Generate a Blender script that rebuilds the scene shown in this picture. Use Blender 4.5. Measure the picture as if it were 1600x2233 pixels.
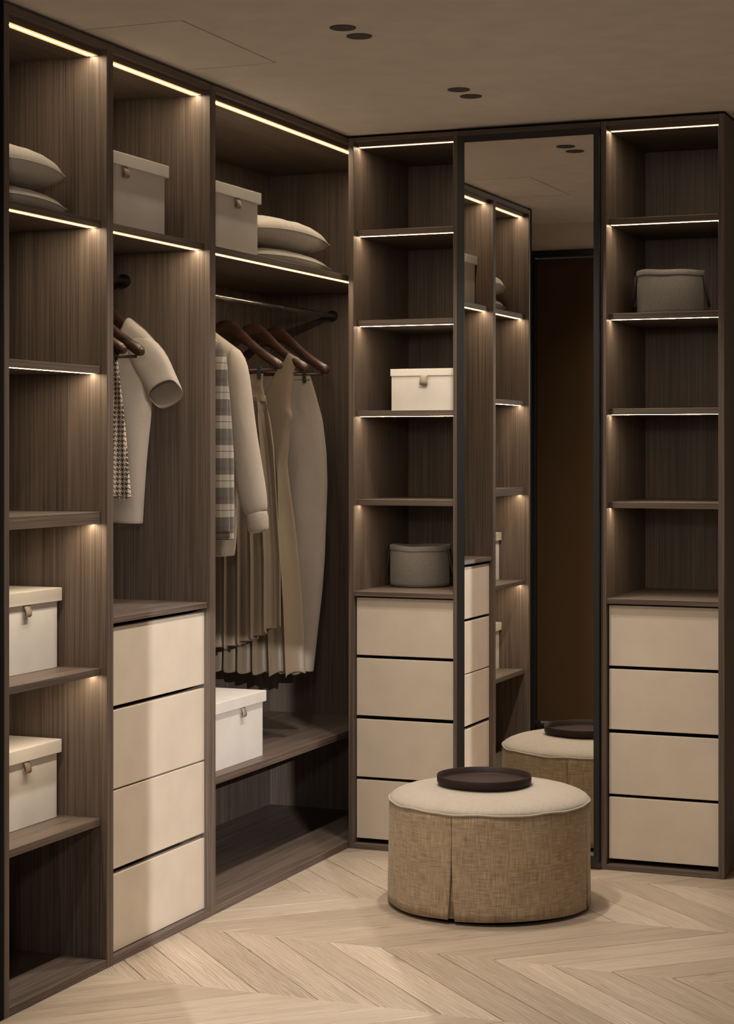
import bpy, bmesh, math, random
from mathutils import Vector
random.seed(7)
S = bpy.context.scene
COL = S.collection
for o in list(bpy.data.objects):
    bpy.data.objects.remove(o)
R = math.radians

# ------------------------------------------------------------------ camera
TH = R(22.034)
cam = bpy.data.cameras.new('camera')
cam.sensor_fit = 'HORIZONTAL'
cam.sensor_width = 36.0
cam.lens = 4174.0 * 36.0 / 1600.0
cam.shift_y = -130.9 / 1600.0
cam.clip_start = 0.05
camo = bpy.data.objects.new('camera', cam)
COL.objects.link(camo)
camo.location = (2.590, -6.224, 1.395)
camo.rotation_euler = (R(90), 0, TH)
S.camera = camo

# ------------------------------------------------------------------ world, lamps, exposure
W = bpy.data.worlds.new('world')
S.world = W
W.use_nodes = True
bg = W.node_tree.nodes['Background']
bg.inputs[0].default_value = (1.0, 0.91, 0.82, 1)
bg.inputs[1].default_value = 0.095

def aim(o, target):
    d = Vector(target) - o.location
    o.rotation_euler = d.to_track_quat('-Z', 'Y').to_euler()

def area_lamp(name, loc, target, size, watts, color):
    l = bpy.data.lights.new(name, 'AREA')
    l.shape = 'DISK'
    l.size = size
    l.energy = watts
    l.color = color
    o = bpy.data.objects.new(name, l)
    COL.objects.link(o)
    o.location = loc
    aim(o, target)
    return o

# the lamp of the hall behind the camera
area_lamp('hall_lamp', (2.50, -6.45, 2.15), (0.45, -0.5, 0.7), 0.30, 20, (1.0, 0.89, 0.77))
# a second, whiter lamp behind the camera; its beam is shaped by the slot of the added beam_mask
hl = bpy.data.lights.new('masked_lamp', 'POINT')
hl.energy = 1700
hl.color = (1.0, 0.97, 0.94)
hl.shadow_soft_size = 0.003
hlo = bpy.data.objects.new('masked_lamp', hl)
COL.objects.link(hlo)
hlo.location = (4.48, -7.50, 2.29)

S.view_settings.view_transform = 'Standard'
S.view_settings.look = 'None'
S.view_settings.gamma = 1.0
S.view_settings.use_curve_mapping = False
S.view_settings.exposure = 0.0
DOWN_W = 46.0
LED_STR = 84.0

# ------------------------------------------------------------------ materials
MAT = {}
def newmat(name):
    m = bpy.data.materials.new(name)
    m.use_nodes = True
    MAT[name] = m
    nt = m.node_tree
    return m, nt, nt.nodes['Principled BSDF']

def ramp(nt, fac, stops):
    r = nt.nodes.new('ShaderNodeValToRGB')
    e = r.color_ramp.elements
    e[0].position, e[0].color = stops[0][0], (*stops[0][1], 1)
    e[1].position, e[1].color = stops[-1][0], (*stops[-1][1], 1)
    for p, c in stops[1:-1]:
        k = e.new(p)
        k.color = (*c, 1)
    nt.links.new(fac, r.inputs[0])
    return r.outputs[0]

def math_n(nt, op, a, b=None, c=None):
    n = nt.nodes.new('ShaderNodeMath')
    n.operation = op
    for i, v in enumerate((a, b, c)):
        if v is None:
            continue
        if isinstance(v, (int, float)):
            n.inputs[i].default_value = v
        else:
            nt.links.new(v, n.inputs[i])
    return n.outputs[0]

def mix_n(nt, fac, a, b, mode='MIX'):
    n = nt.nodes.new('ShaderNodeMix')
    n.data_type = 'RGBA'
    n.blend_type = mode
    for s, v in ((n.inputs[0], fac), (n.inputs[6], a), (n.inputs[7], b)):
        if isinstance(v, (int, float)):
            s.default_value = v
        elif isinstance(v, tuple):
            s.default_value = (*v, 1)
        else:
            nt.links.new(v, s)
    return n.outputs[2]

def coords(nt, scale, kind='Object', rnd=True):
    tc = nt.nodes.new('ShaderNodeTexCoord')
    mp = nt.nodes.new('ShaderNodeMapping')
    mp.inputs['Scale'].default_value = scale
    nt.links.new(tc.outputs[kind], mp.inputs[0])
    if rnd:
        oi = nt.nodes.new('ShaderNodeObjectInfo')
        k = math_n(nt, 'MULTIPLY', oi.outputs['Random'], 61.0)
        nt.links.new(k, mp.inputs['Location'])
    return mp.outputs[0]

def noise(nt, vec, scale=1.0, detail=4.0, rough=0.55, dist=0.0):
    n = nt.nodes.new('ShaderNodeTexNoise')
    n.inputs['Scale'].default_value = scale
    n.inputs['Detail'].default_value = detail
    n.inputs['Roughness'].default_value = rough
    n.inputs['Distortion'].default_value = dist
    nt.links.new(vec, n.inputs['Vector'])
    return n.outputs[0]

def bump(nt, bsdf, height, strength, dist):
    b = nt.nodes.new('ShaderNodeBump')
    b.inputs['Strength'].default_value = strength
    b.inputs['Distance'].default_value = dist
    nt.links.new(height, b.inputs['Height'])
    nt.links.new(b.outputs[0], bsdf.inputs['Normal'])

def plain(name, col, rough=0.5, spec=0.4, metal=0.0, sheen=0.0):
    m, nt, b = newmat(name)
    v = noise(nt, coords(nt, (9, 9, 9)), 1, 3)
    c = ramp(nt, v, [(0.3, tuple(x * 0.95 for x in col)), (0.7, tuple(min(1, x * 1.04) for x in col))])
    nt.links.new(c, b.inputs['Base Color'])
    b.inputs['Roughness'].default_value = rough
    b.inputs['Specular IOR Level'].default_value = spec
    b.inputs['Metallic'].default_value = metal
    b.inputs['Sheen Weight'].default_value = sheen
    return m

def wood(name, axis):
    m, nt, b = newmat(name)
    fine = [360.0] * 3; fine['xyz'.index(axis)] = 3.0
    mid = [160.0] * 3; mid['xyz'.index(axis)] = 1.2
    wide = [14.0] * 3; wide['xyz'.index(axis)] = 0.8
    n1 = noise(nt, coords(nt, fine), 1, 2, 0.5)
    n2 = noise(nt, coords(nt, mid), 1, 5, 0.62, 0.3)
    n3 = noise(nt, coords(nt, wide), 1, 2, 0.5, 0.6)
    a = ramp(nt, n2, [(0.25, (0.092, 0.0675, 0.0535)), (0.5, (0.141, 0.107, 0.086)), (0.75, (0.186, 0.143, 0.116))])
    g = ramp(nt, n1, [(0.30, (0.60, 0.60, 0.60)), (0.60, (1.10, 1.10, 1.10))])
    w = ramp(nt, n3, [(0.3, (0.84, 0.83, 0.82)), (0.7, (1.12, 1.10, 1.08))])
    c = mix_n(nt, 1.0, mix_n(nt, 1.0, a, g, 'MULTIPLY'), w, 'MULTIPLY')
    nt.links.new(c, b.inputs['Base Color'])
    b.inputs['Roughness'].default_value = 0.48
    b.inputs['Specular IOR Level'].default_value = 0.35
    bump(nt, b, n1, 0.12, 0.0006)
    return m
for ax in 'xyz':
    wood('wood_' + ax, ax)

# oak floor plank: UV u runs along the plank, v across, both in metres
m, nt, b = newmat('oak')
uvc = coords(nt, (1, 1, 1), 'UV')
def scaled(nt, vec, s):
    mp = nt.nodes.new('ShaderNodeMapping')
    mp.inputs['Scale'].default_value = s
    nt.links.new(vec, mp.inputs[0])
    return mp.outputs[0]
n1 = noise(nt, scaled(nt, uvc, (5, 260, 1)), 1, 3, 0.6)
n2 = noise(nt, scaled(nt, uvc, (2.2, 26, 1)), 1, 4, 0.55, 0.8)
wv = nt.nodes.new('ShaderNodeTexWave')
wv.bands_direction = 'Y'
wv.inputs['Scale'].default_value = 5.0
wv.inputs['Distortion'].default_value = 9.0
wv.inputs['Detail'].default_value = 1.15
wv.inputs['Detail Scale'].default_value = 1.3
nt.links.new(scaled(nt, uvc, (1.1, 7.5, 1)), wv.inputs['Vector'])
kn = noise(nt, scaled(nt, uvc, (5.5, 22, 1)), 1, 1, 0.4)
c = ramp(nt, n2, [(0.3, (0.450, 0.366, 0.287)), (0.7, (0.530, 0.446, 0.362))])
c = mix_n(nt, 0.55, c, ramp(nt, wv.outputs[0], [(0.2, (0.70, 0.68, 0.66)), (0.8, (1.10, 1.10, 1.10))]), 'MULTIPLY')
c = mix_n(nt, 0.7, c, ramp(nt, n1, [(0.35, (0.80, 0.79, 0.78)), (0.6, (1.06, 1.06, 1.06))]), 'MULTIPLY')
c = mix_n(nt, 0.8, c, ramp(nt, kn, [(0.745, (1, 1, 1)), (0.80, (0.60, 0.60, 0.60))]), 'MULTIPLY')
oi = nt.nodes.new('ShaderNodeObjectInfo')
c = mix_n(nt, 1.0, c, ramp(nt, oi.outputs['Random'], [(0, (0.80, 0.78, 0.75)), (0.5, (0.94, 0.93, 0.91)), (1, (1.06, 1.06, 1.06))]), 'MULTIPLY')
nt.links.new(c, b.inputs['Base Color'])
b.inputs['Roughness'].default_value = 0.42
b.inputs['Specular IOR Level'].default_value = 0.35
bump(nt, b, n1, 0.10, 0.0005)

plain('joint', (0.025, 0.018, 0.013), 0.9, 0.1)
plain('plaster', (0.60, 0.545, 0.48), 0.85, 0.2)
plain('ceiling_paint', (0.76, 0.71, 0.65), 0.85, 0.2)
plain('plaster_lightened', (0.80, 0.74, 0.66), 0.85, 0.2)  # plaster colour lightened in place of missing light on the entry wall
plain('beige_lacquer', (0.70, 0.605, 0.50), 0.38, 0.35)
plain('box_card', (0.71, 0.67, 0.63), 0.6, 0.3)
plain('taupe_leather', (0.30, 0.245, 0.185), 0.6)
plain('black_metal', (0.018, 0.018, 0.019), 0.42, 0.5)
plain('void_black', (0.008, 0.007, 0.006), 0.9, 0.1)
plain('tray_brown', (0.030, 0.0175, 0.0150), 0.55, 0.18)
plain('lamp_grey', (0.070, 0.062, 0.055), 0.55)
plain('chrome', (0.55, 0.53, 0.50), 0.22, 0.5, 1.0)
plain('wire', (0.10, 0.09, 0.085), 0.35, 0.5, 1.0)
plain('clip_black', (0.025, 0.027, 0.028), 0.5)
plain('leather_dark', (0.045, 0.036, 0.032), 0.55)

m, nt, b = newmat('mirror')
b.inputs['Base Color'].default_value = (0.80, 0.775, 0.74, 1)
b.inputs['Metallic'].default_value = 1.0
b.inputs['Roughness'].default_value = 0.0
m, nt, b = newmat('brown_glass')
b.inputs['Base Color'].default_value = (0.10, 0.063, 0.034, 1)
b.inputs['Roughness'].default_value = 0.02
b.inputs['Specular IOR Level'].default_value = 0.5

m, nt, b = newmat('led')
b.inputs['Base Color'].default_value = (0.9, 0.8, 0.6, 1)
b.inputs['Emission Color'].default_value = (1.0, 0.83, 0.60, 1)
b.inputs['Emission Strength'].default_value = LED_STR
m, nt, b = newmat('glow_amber')  # halo of the LED put into an emissive colour
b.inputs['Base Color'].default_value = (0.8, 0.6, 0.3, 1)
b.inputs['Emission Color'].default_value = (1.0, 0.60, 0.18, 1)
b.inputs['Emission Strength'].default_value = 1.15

m, nt, b = newmat('hanger_wood')
n2 = noise(nt, coords(nt, (14, 60, 70)), 1, 4, 0.6, 0.5)
nt.links.new(ramp(nt, n2, [(0.3, (0.024, 0.011, 0.008)), (0.7, (0.075, 0.034, 0.023))]), b.inputs['Base Color'])
b.inputs['Roughness'].default_value = 0.30

def cloth(name, col, rough=0.85, sheen=0.25, weave=900.0, amp=0.06, wrinkle=1.0):
    m, nt, b = newmat(name)
    a = noise(nt, coords(nt, (weave, weave, weave * 0.25)), 1, 2)
    d = noise(nt, coords(nt, (weave * 0.2, weave * 0.2, weave)), 1, 2)
    h = math_n(nt, 'ADD', a, d)
    lo, hi = 1 - amp * 2, 1 + amp
    c = ramp(nt, math_n(nt, 'MULTIPLY', h, 0.5), [(0.35, tuple(x * lo for x in col)), (0.65, tuple(min(1, x * hi) for x in col))])
    nt.links.new(c, b.inputs['Base Color'])
    b.inputs['Roughness'].default_value = rough
    b.inputs['Sheen Weight'].default_value = sheen
    b.inputs['Specular IOR Level'].default_value = 0.2
    wk = noise(nt, coords(nt, (11, 11, 5)), 1, 1.5, 0.4, 0.9)
    hh = math_n(nt, 'ADD', math_n(nt, 'MULTIPLY', h, 0.03), math_n(nt, 'MULTIPLY', wk, wrinkle))
    bump(nt, b, hh, 0.5, 0.012)
    return m
cloth('pillow_cloth', (0.60, 0.55, 0.49))
cloth('shirt_cloth', (0.47, 0.41, 0.35))
cloth('sweater_cloth', (0.43, 0.365, 0.305))
cloth('skirt_cloth', (0.30, 0.25, 0.207))
cloth('felt_grey', (0.222, 0.204, 0.190), 0.95, 0.3, 600, 0.12, 0.5)
m = cloth('satin', (0.205, 0.155, 0.107), 0.33, 0.1, 1200, 0.03, 0.25)
m.node_tree.nodes['Principled BSDF'].inputs['Specular IOR Level'].default_value = 0.45

# ottoman fabrics (UV in metres: u around, v up)
def linen(name, dark, light, scl, b_amt, period, dots):
    m, nt, b = newmat(name)
    uv = coords(nt, (1, 1, 1), 'UV', False)
    h1 = noise(nt, scaled(nt, uv, (14 * scl, 190 * scl, 1)), 1, 3, 0.6)
    v1 = noise(nt, scaled(nt, uv, (190 * scl, 12 * scl, 1)), 1, 3, 0.6)
    big = noise(nt, scaled(nt, uv, (9, 7, 1)), 1, 3, 0.5)
    sx = nt.nodes.new('ShaderNodeSeparateXYZ')
    nt.links.new(uv, sx.inputs[0])
    k = 2 * math.pi / period
    jit = noise(nt, scaled(nt, uv, (60, 60, 1)), 1, 2)
    ph = math_n(nt, 'MULTIPLY', jit, 5.0)
    wx = math_n(nt, 'SINE', math_n(nt, 'ADD', math_n(nt, 'MULTIPLY', sx.outputs[0], k), ph))
    wy = math_n(nt, 'SINE', math_n(nt, 'ADD', math_n(nt, 'MULTIPLY', sx.outputs[1], k), ph))
    ck = math_n(nt, 'MULTIPLY', wx, wy)
    t = math_n(nt, 'ADD', math_n(nt, 'ADD', h1, v1), math_n(nt, 'MULTIPLY', ck, dots))
    t = math_n(nt, 'MULTIPLY', math_n(nt, 'ADD', t, math_n(nt, 'MULTIPLY', big, 0.25)), 0.42)
    c = ramp(nt, t, [(0.30, dark), (0.66, light)])
    nt.links.new(c, b.inputs['Base Color'])
    b.inputs['Roughness'].default_value = 0.9
    b.inputs['Sheen Weight'].default_value = 0.2
    b.inputs['Specular IOR Level'].default_value = 0.15
    bump(nt, b, t, b_amt, 0.0015)
linen('linen_skirt', (0.172, 0.118, 0.072), (0.630, 0.490, 0.345), 1.5, 0.5, 0.0042, 0.30)
linen('linen_top', (0.340, 0.293, 0.244), (0.455, 0.406, 0.350), 1.9, 0.35, 0.0030, 0.15)

# houndstooth: real twill of dark and light yarns (object x, z)
m, nt, b = newmat('houndstooth')
tc = nt.nodes.new('ShaderNodeTexCoord')
sx = nt.nodes.new('ShaderNodeSeparateXYZ')
nt.links.new(tc.outputs['Object'], sx.inputs[0])
TH_R = 0.00170
fi = math_n(nt, 'FLOOR', math_n(nt, 'DIVIDE', math_n(nt, 'ADD', sx.outputs[0], 10.0), TH_R))
fj = math_n(nt, 'FLOOR', math_n(nt, 'DIVIDE', math_n(nt, 'ADD', sx.outputs[2], 10.0), TH_R))
twill = math_n(nt, 'LESS_THAN', math_n(nt, 'MODULO', math_n(nt, 'ADD', fi, fj), 4.0), 1.5)
warp = math_n(nt, 'LESS_THAN', math_n(nt, 'MODULO', fi, 8.0), 3.5)
weft = math_n(nt, 'LESS_THAN', math_n(nt, 'MODULO', fj, 8.0), 3.5)
sel = math_n(nt, 'ADD', math_n(nt, 'MULTIPLY', twill, warp), math_n(nt, 'MULTIPLY', math_n(nt, 'SUBTRACT', 1.0, twill), weft))
nt.links.new(mix_n(nt, sel, (0.055, 0.042, 0.035), (0.62, 0.52, 0.42)), b.inputs['Base Color'])
b.inputs['Roughness'].default_value = 0.9

# plaid: horizontal and vertical bands (object x, z)
m, nt, b = newmat('plaid')
tc = nt.nodes.new('ShaderNodeTexCoord')
sx = nt.nodes.new('ShaderNodeSeparateXYZ')
nt.links.new(tc.outputs['Object'], sx.inputs[0])
fz = math_n(nt, 'FRACT', math_n(nt, 'ADD', math_n(nt, 'DIVIDE', sx.outputs[2], 0.0930), 40.20))
fx = math_n(nt, 'FRACT', math_n(nt, 'ADD', math_n(nt, 'DIVIDE', sx.outputs[0], 0.085), 40.35))
L1, D1, K1 = (0.36, 0.315, 0.27), (0.12, 0.098, 0.082), (0.035, 0.028, 0.025)
hz = nt.nodes.new('ShaderNodeValToRGB')
hz.color_ramp.interpolation = 'CONSTANT'
e = hz.color_ramp.elements
e[0].position, e[0].color = 0.0, (*L1, 1)
e[1].position, e[1].color = 0.20, (*K1, 1)
for p, cc in ((0.222, L1), (0.42, D1), (0.56, (0.10, 0.08, 0.07)), (0.68, D1), (0.98, L1)):
    k = e.new(p); k.color = (*cc, 1)
nt.links.new(fz, hz.inputs[0])
vz = nt.nodes.new('ShaderNodeValToRGB')
vz.color_ramp.interpolation = 'CONSTANT'
e = vz.color_ramp.elements
e[0].position, e[0].color = 0.0, (1.1, 1.1, 1.1, 1)
e[1].position, e[1].color = 0.35, (0.72, 0.70, 0.68, 1)
for p, cc in ((0.6, 1.0), (0.66, 0.75), (0.85, 1.1)):
    k = e.new(p); k.color = (cc, cc, cc, 1)
nt.links.new(fx, vz.inputs[0])
nt.links.new(mix_n(nt, 1.0, hz.outputs[0], vz.outputs[0], 'MULTIPLY'), b.inputs['Base Color'])
b.inputs['Roughness'].default_value = 0.9
b.inputs['Sheen Weight'].default_value = 0.2

# ------------------------------------------------------------------ mesh helpers
ORG = {}
def tag(o, label=None, cat=None, group=None, kind=None):
    if label: o['label'] = label
    if cat: o['category'] = cat
    if group: o['group'] = group
    if kind: o['kind'] = kind
    return o

def thing(name, label, cat, loc, group=None):
    o = bpy.data.objects.new(name, None)
    o.empty_display_size = 0.05
    COL.objects.link(o)
    o.location = loc
    ORG[o] = Vector(loc)
    return tag(o, label, cat, group)

class MB:
    def __init__(s):
        s.v, s.f, s.uv = [], [], []
    def box(s, x0, x1, y0, y1, z0, z1):
        n = len(s.v)
        s.v += [(x, y, z) for z in (z0, z1) for y in (y0, y1) for x in (x0, x1)]
        s.f += [tuple(n + i for i in q) for q in ((0, 2, 3, 1), (4, 5, 7, 6), (0, 1, 5, 4), (2, 6, 7, 3), (0, 4, 6, 2), (1, 3, 7, 5))]
        return s
    def rings(s, rs, closed=True, cap0=False, cap1=False):
        n0 = len(s.v)
        k = len(rs[0])
        for r in rs: s.v += [tuple(p) for p in r]
        for i in range(len(rs) - 1):
            for j in range(k if closed else k - 1):
                a, b_ = n0 + i * k + j, n0 + i * k + (j + 1) % k
                s.f.append((a, b_, b_ + k, a + k))
        if cap0: s.f.append(tuple(n0 + j for j in range(k))[::-1])
        if cap1: s.f.append(tuple(n0 + (len(rs) - 1) * k + j for j in range(k)))
        return s
    def lathe(s, c, prof, n=48, wob=None, cap0=False, cap1=False):
        rs = []
        for r, z in prof:
            ring = []
            for i in range(n):
                a = 2 * math.pi * i / n
                rr, zz = (r, z) if wob is None else wob(r, z, a)
                ring.append((c[0] + rr * math.cos(a), c[1] + rr * math.sin(a), c[2] + zz))
            rs.append(ring)
        return s.rings(rs, True, cap0, cap1)
    def tube(s, pts, rad, n=8, caps=True, up=None):
        pts = [Vector(p) for p in pts]
        rs = []
        for i, p in enumerate(pts):
            t = (pts[min(i + 1, len(pts) - 1)] - pts[max(i - 1, 0)]).normalized()
            ref = Vector(up) if up else (Vector((0, 1, 0)) if abs(t.y) < 0.9 else Vector((1, 0, 0)))
            a = t.cross(ref).normalized()
            b_ = t.cross(a).normalized()
            r = rad[i] if isinstance(rad, (list, tuple)) else rad
            ra, rb = (r if isinstance(r, (list, tuple)) else (r, r))
            rs.append([p + a * (ra * math.cos(q)) + b_ * (rb * math.sin(q)) for q in (2 * math.pi * j / n for j in range(n))])
        return s.rings(rs, True, caps, caps)
    def build(s, name, mat, parent=None, bevel=0.0, smooth=False, segs=2, sub=0, solid=0.0, loc=None, uvf=None):
        org = ORG[parent] if parent is not None else Vector(loc if loc else (0, 0, 0))
        me = bpy.data.meshes.new(name)
        me.from_pydata([(v[0] - org[0], v[1] - org[1], v[2] - org[2]) for v in s.v], [], s.f)
        bm = bmesh.new()
        bm.from_mesh(me)
        bmesh.ops.recalc_face_normals(bm, faces=bm.faces)
        if bevel > 0:
            es = [e for e in bm.edges if len(e.link_faces) == 2 and e.calc_face_angle(0) > 0.6]
            bmesh.ops.bevel(bm, geom=es, offset=bevel, segments=segs, profile=0.5, affect='EDGES')
        if uvf:
            lay = bm.loops.layers.uv.new('UVMap')
            for f in bm.faces:
                for l in f.loops:
                    l[lay].uv = uvf(l.vert.co + org)
        bm.to_mesh(me)
        bm.free()
        if smooth:
            me.polygons.foreach_set('use_smooth', [True] * len(me.polygons))
        me.materials.append(MAT[mat])
        o = bpy.data.objects.new(name, me)
        COL.objects.link(o)
        if parent is not None:
            o.parent = parent
        else:
            o.location = org
        ORG[o] = org
        if solid:
            q = o.modifiers.new('solid', 'SOLIDIFY'); q.thickness = solid; q.offset = 0
        if sub:
            q = o.modifiers.new('sub', 'SUBSURF'); q.levels = sub; q.render_levels = sub
        return o

def bx(name, mat, parent, x0, x1, y0, y1, z0, z1, bevel=0.0008):
    return MB().box(x0, x1, y0, y1, z0, z1).build(name, mat, parent, bevel, segs=1)

def ip(pts, t):
    if t <= pts[0][0]: return pts[0][1]
    for (a, p), (c, q) in zip(pts, pts[1:]):
        if t <= c:
            return p + (q - p) * (t - a) / (c - a)
    return pts[-1][1]
def sm(t):
    t = max(0.0, min(1.0, t))
    return t * t * (3 - 2 * t)

# ------------------------------------------------------------------ the setting
CZ = 2.509
HX0, HX1, HY0, HY1 = -0.06, 0.293, -1.821, -1.244
g = 0.0026
ce = MB()
ce.box(-0.60, HX0 - g, -3.05, 0.60, CZ, CZ + 0.02)
ce.box(HX1 + g, 2.62, -3.05, 0.60, CZ, CZ + 0.02)
ce.box(HX0 - g, HX1 + g, -3.05, HY0 - g, CZ, CZ + 0.02)
ce.box(HX0 - g, HX1 + g, HY1 + g, 0.60, CZ, CZ + 0.02)
ceil = ce.build('ceiling', 'ceiling_paint')
tag(ceil, 'taupe painted flat ceiling above the wardrobes', 'ceiling', kind='structure')
ap = MB().box(HX0 + g, HX1 - g, HY0 + g, HY1 - g, CZ, CZ + 0.018).build('access_panel', 'ceiling_paint', ceil)
up = MB().box(-0.60, 2.62, -3.05, 0.60, CZ + 0.03, CZ + 0.05).build('gap_light_stop', 'void_black', ceil)  # unseen black sheet added to stop light leaking through the hatch gap

fl = MB().box(-0.62, 2.62, -7.2, 0.60, -0.05, -0.0045).build('floor', 'joint')
tag(fl, 'pale oak floor laid in a chevron pattern', 'floor', kind='structure')
PX, PY = 0.1658, 0.536
GAP = 0.0022
def plank_mesh(sgn):
    # parallelogram: bottom edge on y=0 from x=0..PX, top shifted by sgn*PY
    gx = GAP * 0.5 * math.sqrt(2)
    gy = 0.0004
    def P(x, y, z): return (x + sgn * y, y, z)
    b_ = 0.0009
    top = [P(gx + b_, gy + b_, 0), P(PX - gx - b_, gy + b_, 0), P(PX - gx - b_, PY - gy - b_, 0), P(gx + b_, PY - gy - b_, 0)]
    mid = [P(gx, gy, -b_ * 0.7), P(PX - gx, gy, -b_ * 0.7), P(PX - gx, PY - gy, -b_ * 0.7), P(gx, PY - gy, -b_ * 0.7)]
    low = [(p[0], p[1], -0.0045) for p in mid]
    me = bpy.data.meshes.new('floor_plank')
    f = [(0, 1, 2, 3)]
    for a in (0, 4):
        for i in range(4):
            j = (i + 1) % 4
            f.append((a + i, a + 4 + i, a + 4 + j, a + j))
    me.from_pydata(top + mid + low, [], f)
    uvl = me.uv_layers.new(name='UVMap')
    c45 = math.sqrt(0.5)
    for l in me.loops:
        x, y, z = me.vertices[l.vertex_index].co
        uvl.data[l.index].uv = ((sgn * x + y) * c45, (x - sgn * y) * c45)
    me.materials.append(MAT['oak'])
    return me
PM = {1: plank_mesh(1), -1: plank_mesh(-1)}
for y0, off, sgn in ((-3.360, 0.149 - PY, 1), (-2.824, 0.149, -1), (-2.288, 0.149 - PY, 1), (-1.752, 0.149, -1), (-1.216, 0.1125, 1), (-0.680, 0.1500, -1), (-0.144, 0.1145, 1)):
    xs = off - math.floor(off / PX) * PX
    for i in range(-5, 20):
        x = xs + i * PX
        lo, hi = min(x, x + sgn * PY), max(x + PX, x + PX + sgn * PY)
        if hi < 0.0 or lo > 2.2 or lo < -0.6: continue
        o = bpy.data.objects.new('floor_plank', PM[sgn])
        COL.objects.link(o)
        o.parent = fl
        o.location = (x, y0, 0)

wb = MB().box(-0.62, 2.62, 0.575, 0.62, 0.0, CZ).build('wall_back', 'plaster')
tag(wb, 'beige plaster wall behind the wardrobes beside the mirror', 'wall', kind='structure')
wl = MB().box(-0.64, -0.60, -2.9, 0.575, 0.0, CZ).build('wall_left', 'plaster')
tag(wl, 'beige plaster wall behind the left row of wardrobes', 'wall', kind='structure')
wr = MB().box(2.58, 2.62, -2.4, 0.575, 0.0, CZ).build('wall_right', 'plaster')
tag(wr, 'bare beige plaster wall at the right, out of view', 'wall', kind='structure')
wh = MB()  # unseen slabs added to cut the beam of masked_lamp
wh.box(2.95, 3.74, -6.53, -6.50, 0.0, 2.7)
wh.box(3.883, 5.4, -6.53, -6.50, 0.0, 2.7)
wh.box(3.74, 3.883, -6.53, -6.50, 2.082, 2.7)
tag(wh.build('beam_mask', 'plaster'), 'added beige slabs with a narrow slot shaping the lamp beam, behind the viewer', 'wall', kind='structure')
YC = -2.80
we = MB()
we.box(-0.60, 0.150, YC - 0.10, YC, 2.378, CZ)
we.box(-0.60, -0.183, YC - 0.10, YC, 0.0, 2.378)
wen = we.build('wall_entry', 'plaster_lightened')
tag(wen, 'short beige wall over the dark glass door, seen in the mirror', 'wall', kind='structure')
dr = thing('door_1', 'dark brown glass door in a black frame, seen in the mirror', 'door', (-0.02, YC - 0.05, 0))
dr['kind'] = 'structure'
fm = MB()
fm.box(-0.183, -0.159, YC - 0.09, YC + 0.012, 0.0, 2.378)
fm.box(-0.159, 0.150, YC - 0.09, YC + 0.012, 2.345, 2.378)
fm.build('door_frame', 'black_metal', dr, 0.001, segs=1)
bx('door_leaf', 'brown_glass', dr, -0.157, 0.148, YC - 0.05, YC - 0.02, 0.078, 2.338)
bx('threshold', 'tray_brown', dr, -0.157, 0.148, YC - 0.07, YC, 0.0, 0.060)
tr = MB().box(-0.575, -0.001, -2.225, -2.2012, 0.0, CZ - 0.002).build('cut_wall_stand_in', 'void_black')  # black panel added for the unlit inside of the cut wall
tag(tr, 'added black panel standing in for the dark cut wall at the left row of wardrobes', 'trim', kind='structure')

# ------------------------------------------------------------------ wardrobes
TP = 0.0185
BACKX, BACKY = -0.557, 0.544
def quad(name, mat, parent, x0, x1, y0, y1, z):
    m_ = MB()
    m_.v = [(x0, y0, z), (x0, y1, z), (x1, y1, z), (x1, y0, z)]
    m_.f = [(0, 1, 2, 3)]
    return m_.build(name, mat, parent)
def led(parent, x0, x1, y0, y1, z):
    """a light strip flush with the underside: amber band imitating the glow, with the bright LED line in its middle"""
    dx, dy = (0.0125, 0.0) if (x1 - x0) < (y1 - y0) else (0.0, 0.0115)
    o = quad('led_glow', 'glow_amber', parent, x0, x1, y0, y1, z - 0.0002)  # amber emission stands in for the glow around the LED
    o['label'] = 'amber strip imitating the glow around the light'
    o = quad('led_strip', 'led', parent, x0 + dx, x1 - dx, y0 + dy, y1 - dy, z - 0.0004)
    o['label'] = 'glowing warm light strip'
    return o

def cab_A(y0, y1, label, p0, p1, endy=None):
    """unit of the left row: front at x=0, runs along y"""
    t = thing('wardrobe_cabinet', label, 'wardrobe', (-0.28, (y0 + y1) / 2, 0.0))
    yi0, yi1 = y0 + p0, y1 - p1
    bx('side_panel', 'wood_z', t, BACKX, 0.0, y0, yi0, 0.0, 2.5)
    bx('side_panel', 'wood_z', t, BACKX, 0.0, yi1, y1, 0.0, 2.5)
    bx('back_panel', 'wood_z', t, BACKX - 0.018, BACKX, y0, y1, 0.0, 2.5)
    q = MB().box(BACKX, -0.0005, yi0, yi1, 2.481, 2.4995).box(BACKX, -0.020, yi0, yi1, 2.467, 2.481).build('top_panel', 'wood_y', t)
    led(q, -0.060, -0.027, yi0 + 0.004, yi1 - 0.004, 2.467)
    bx('gap_shade_strip', 'void_black', t, BACKX, -0.022, y0 + 0.001, y1 - 0.001, 2.5, CZ - 0.0008)  # black strip paints the shade in the gap below the ceiling
    bx('bottom_panel', 'wood_y', t, BACKX, -0.0005, yi0, yi1, 0.0, 0.0235)
    return t, yi0, yi1

def shelf_A(t, yi0, yi1, ztop, th=0.020, xf=-0.020, lit=True):
    q = bx('shelf', 'wood_y', t, BACKX, xf, yi0, yi1, ztop - th, ztop)
    if lit: led(q, xf - 0.040, xf - 0.007, yi0 + 0.004, yi1 - 0.004, ztop - th)
    return q

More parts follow.
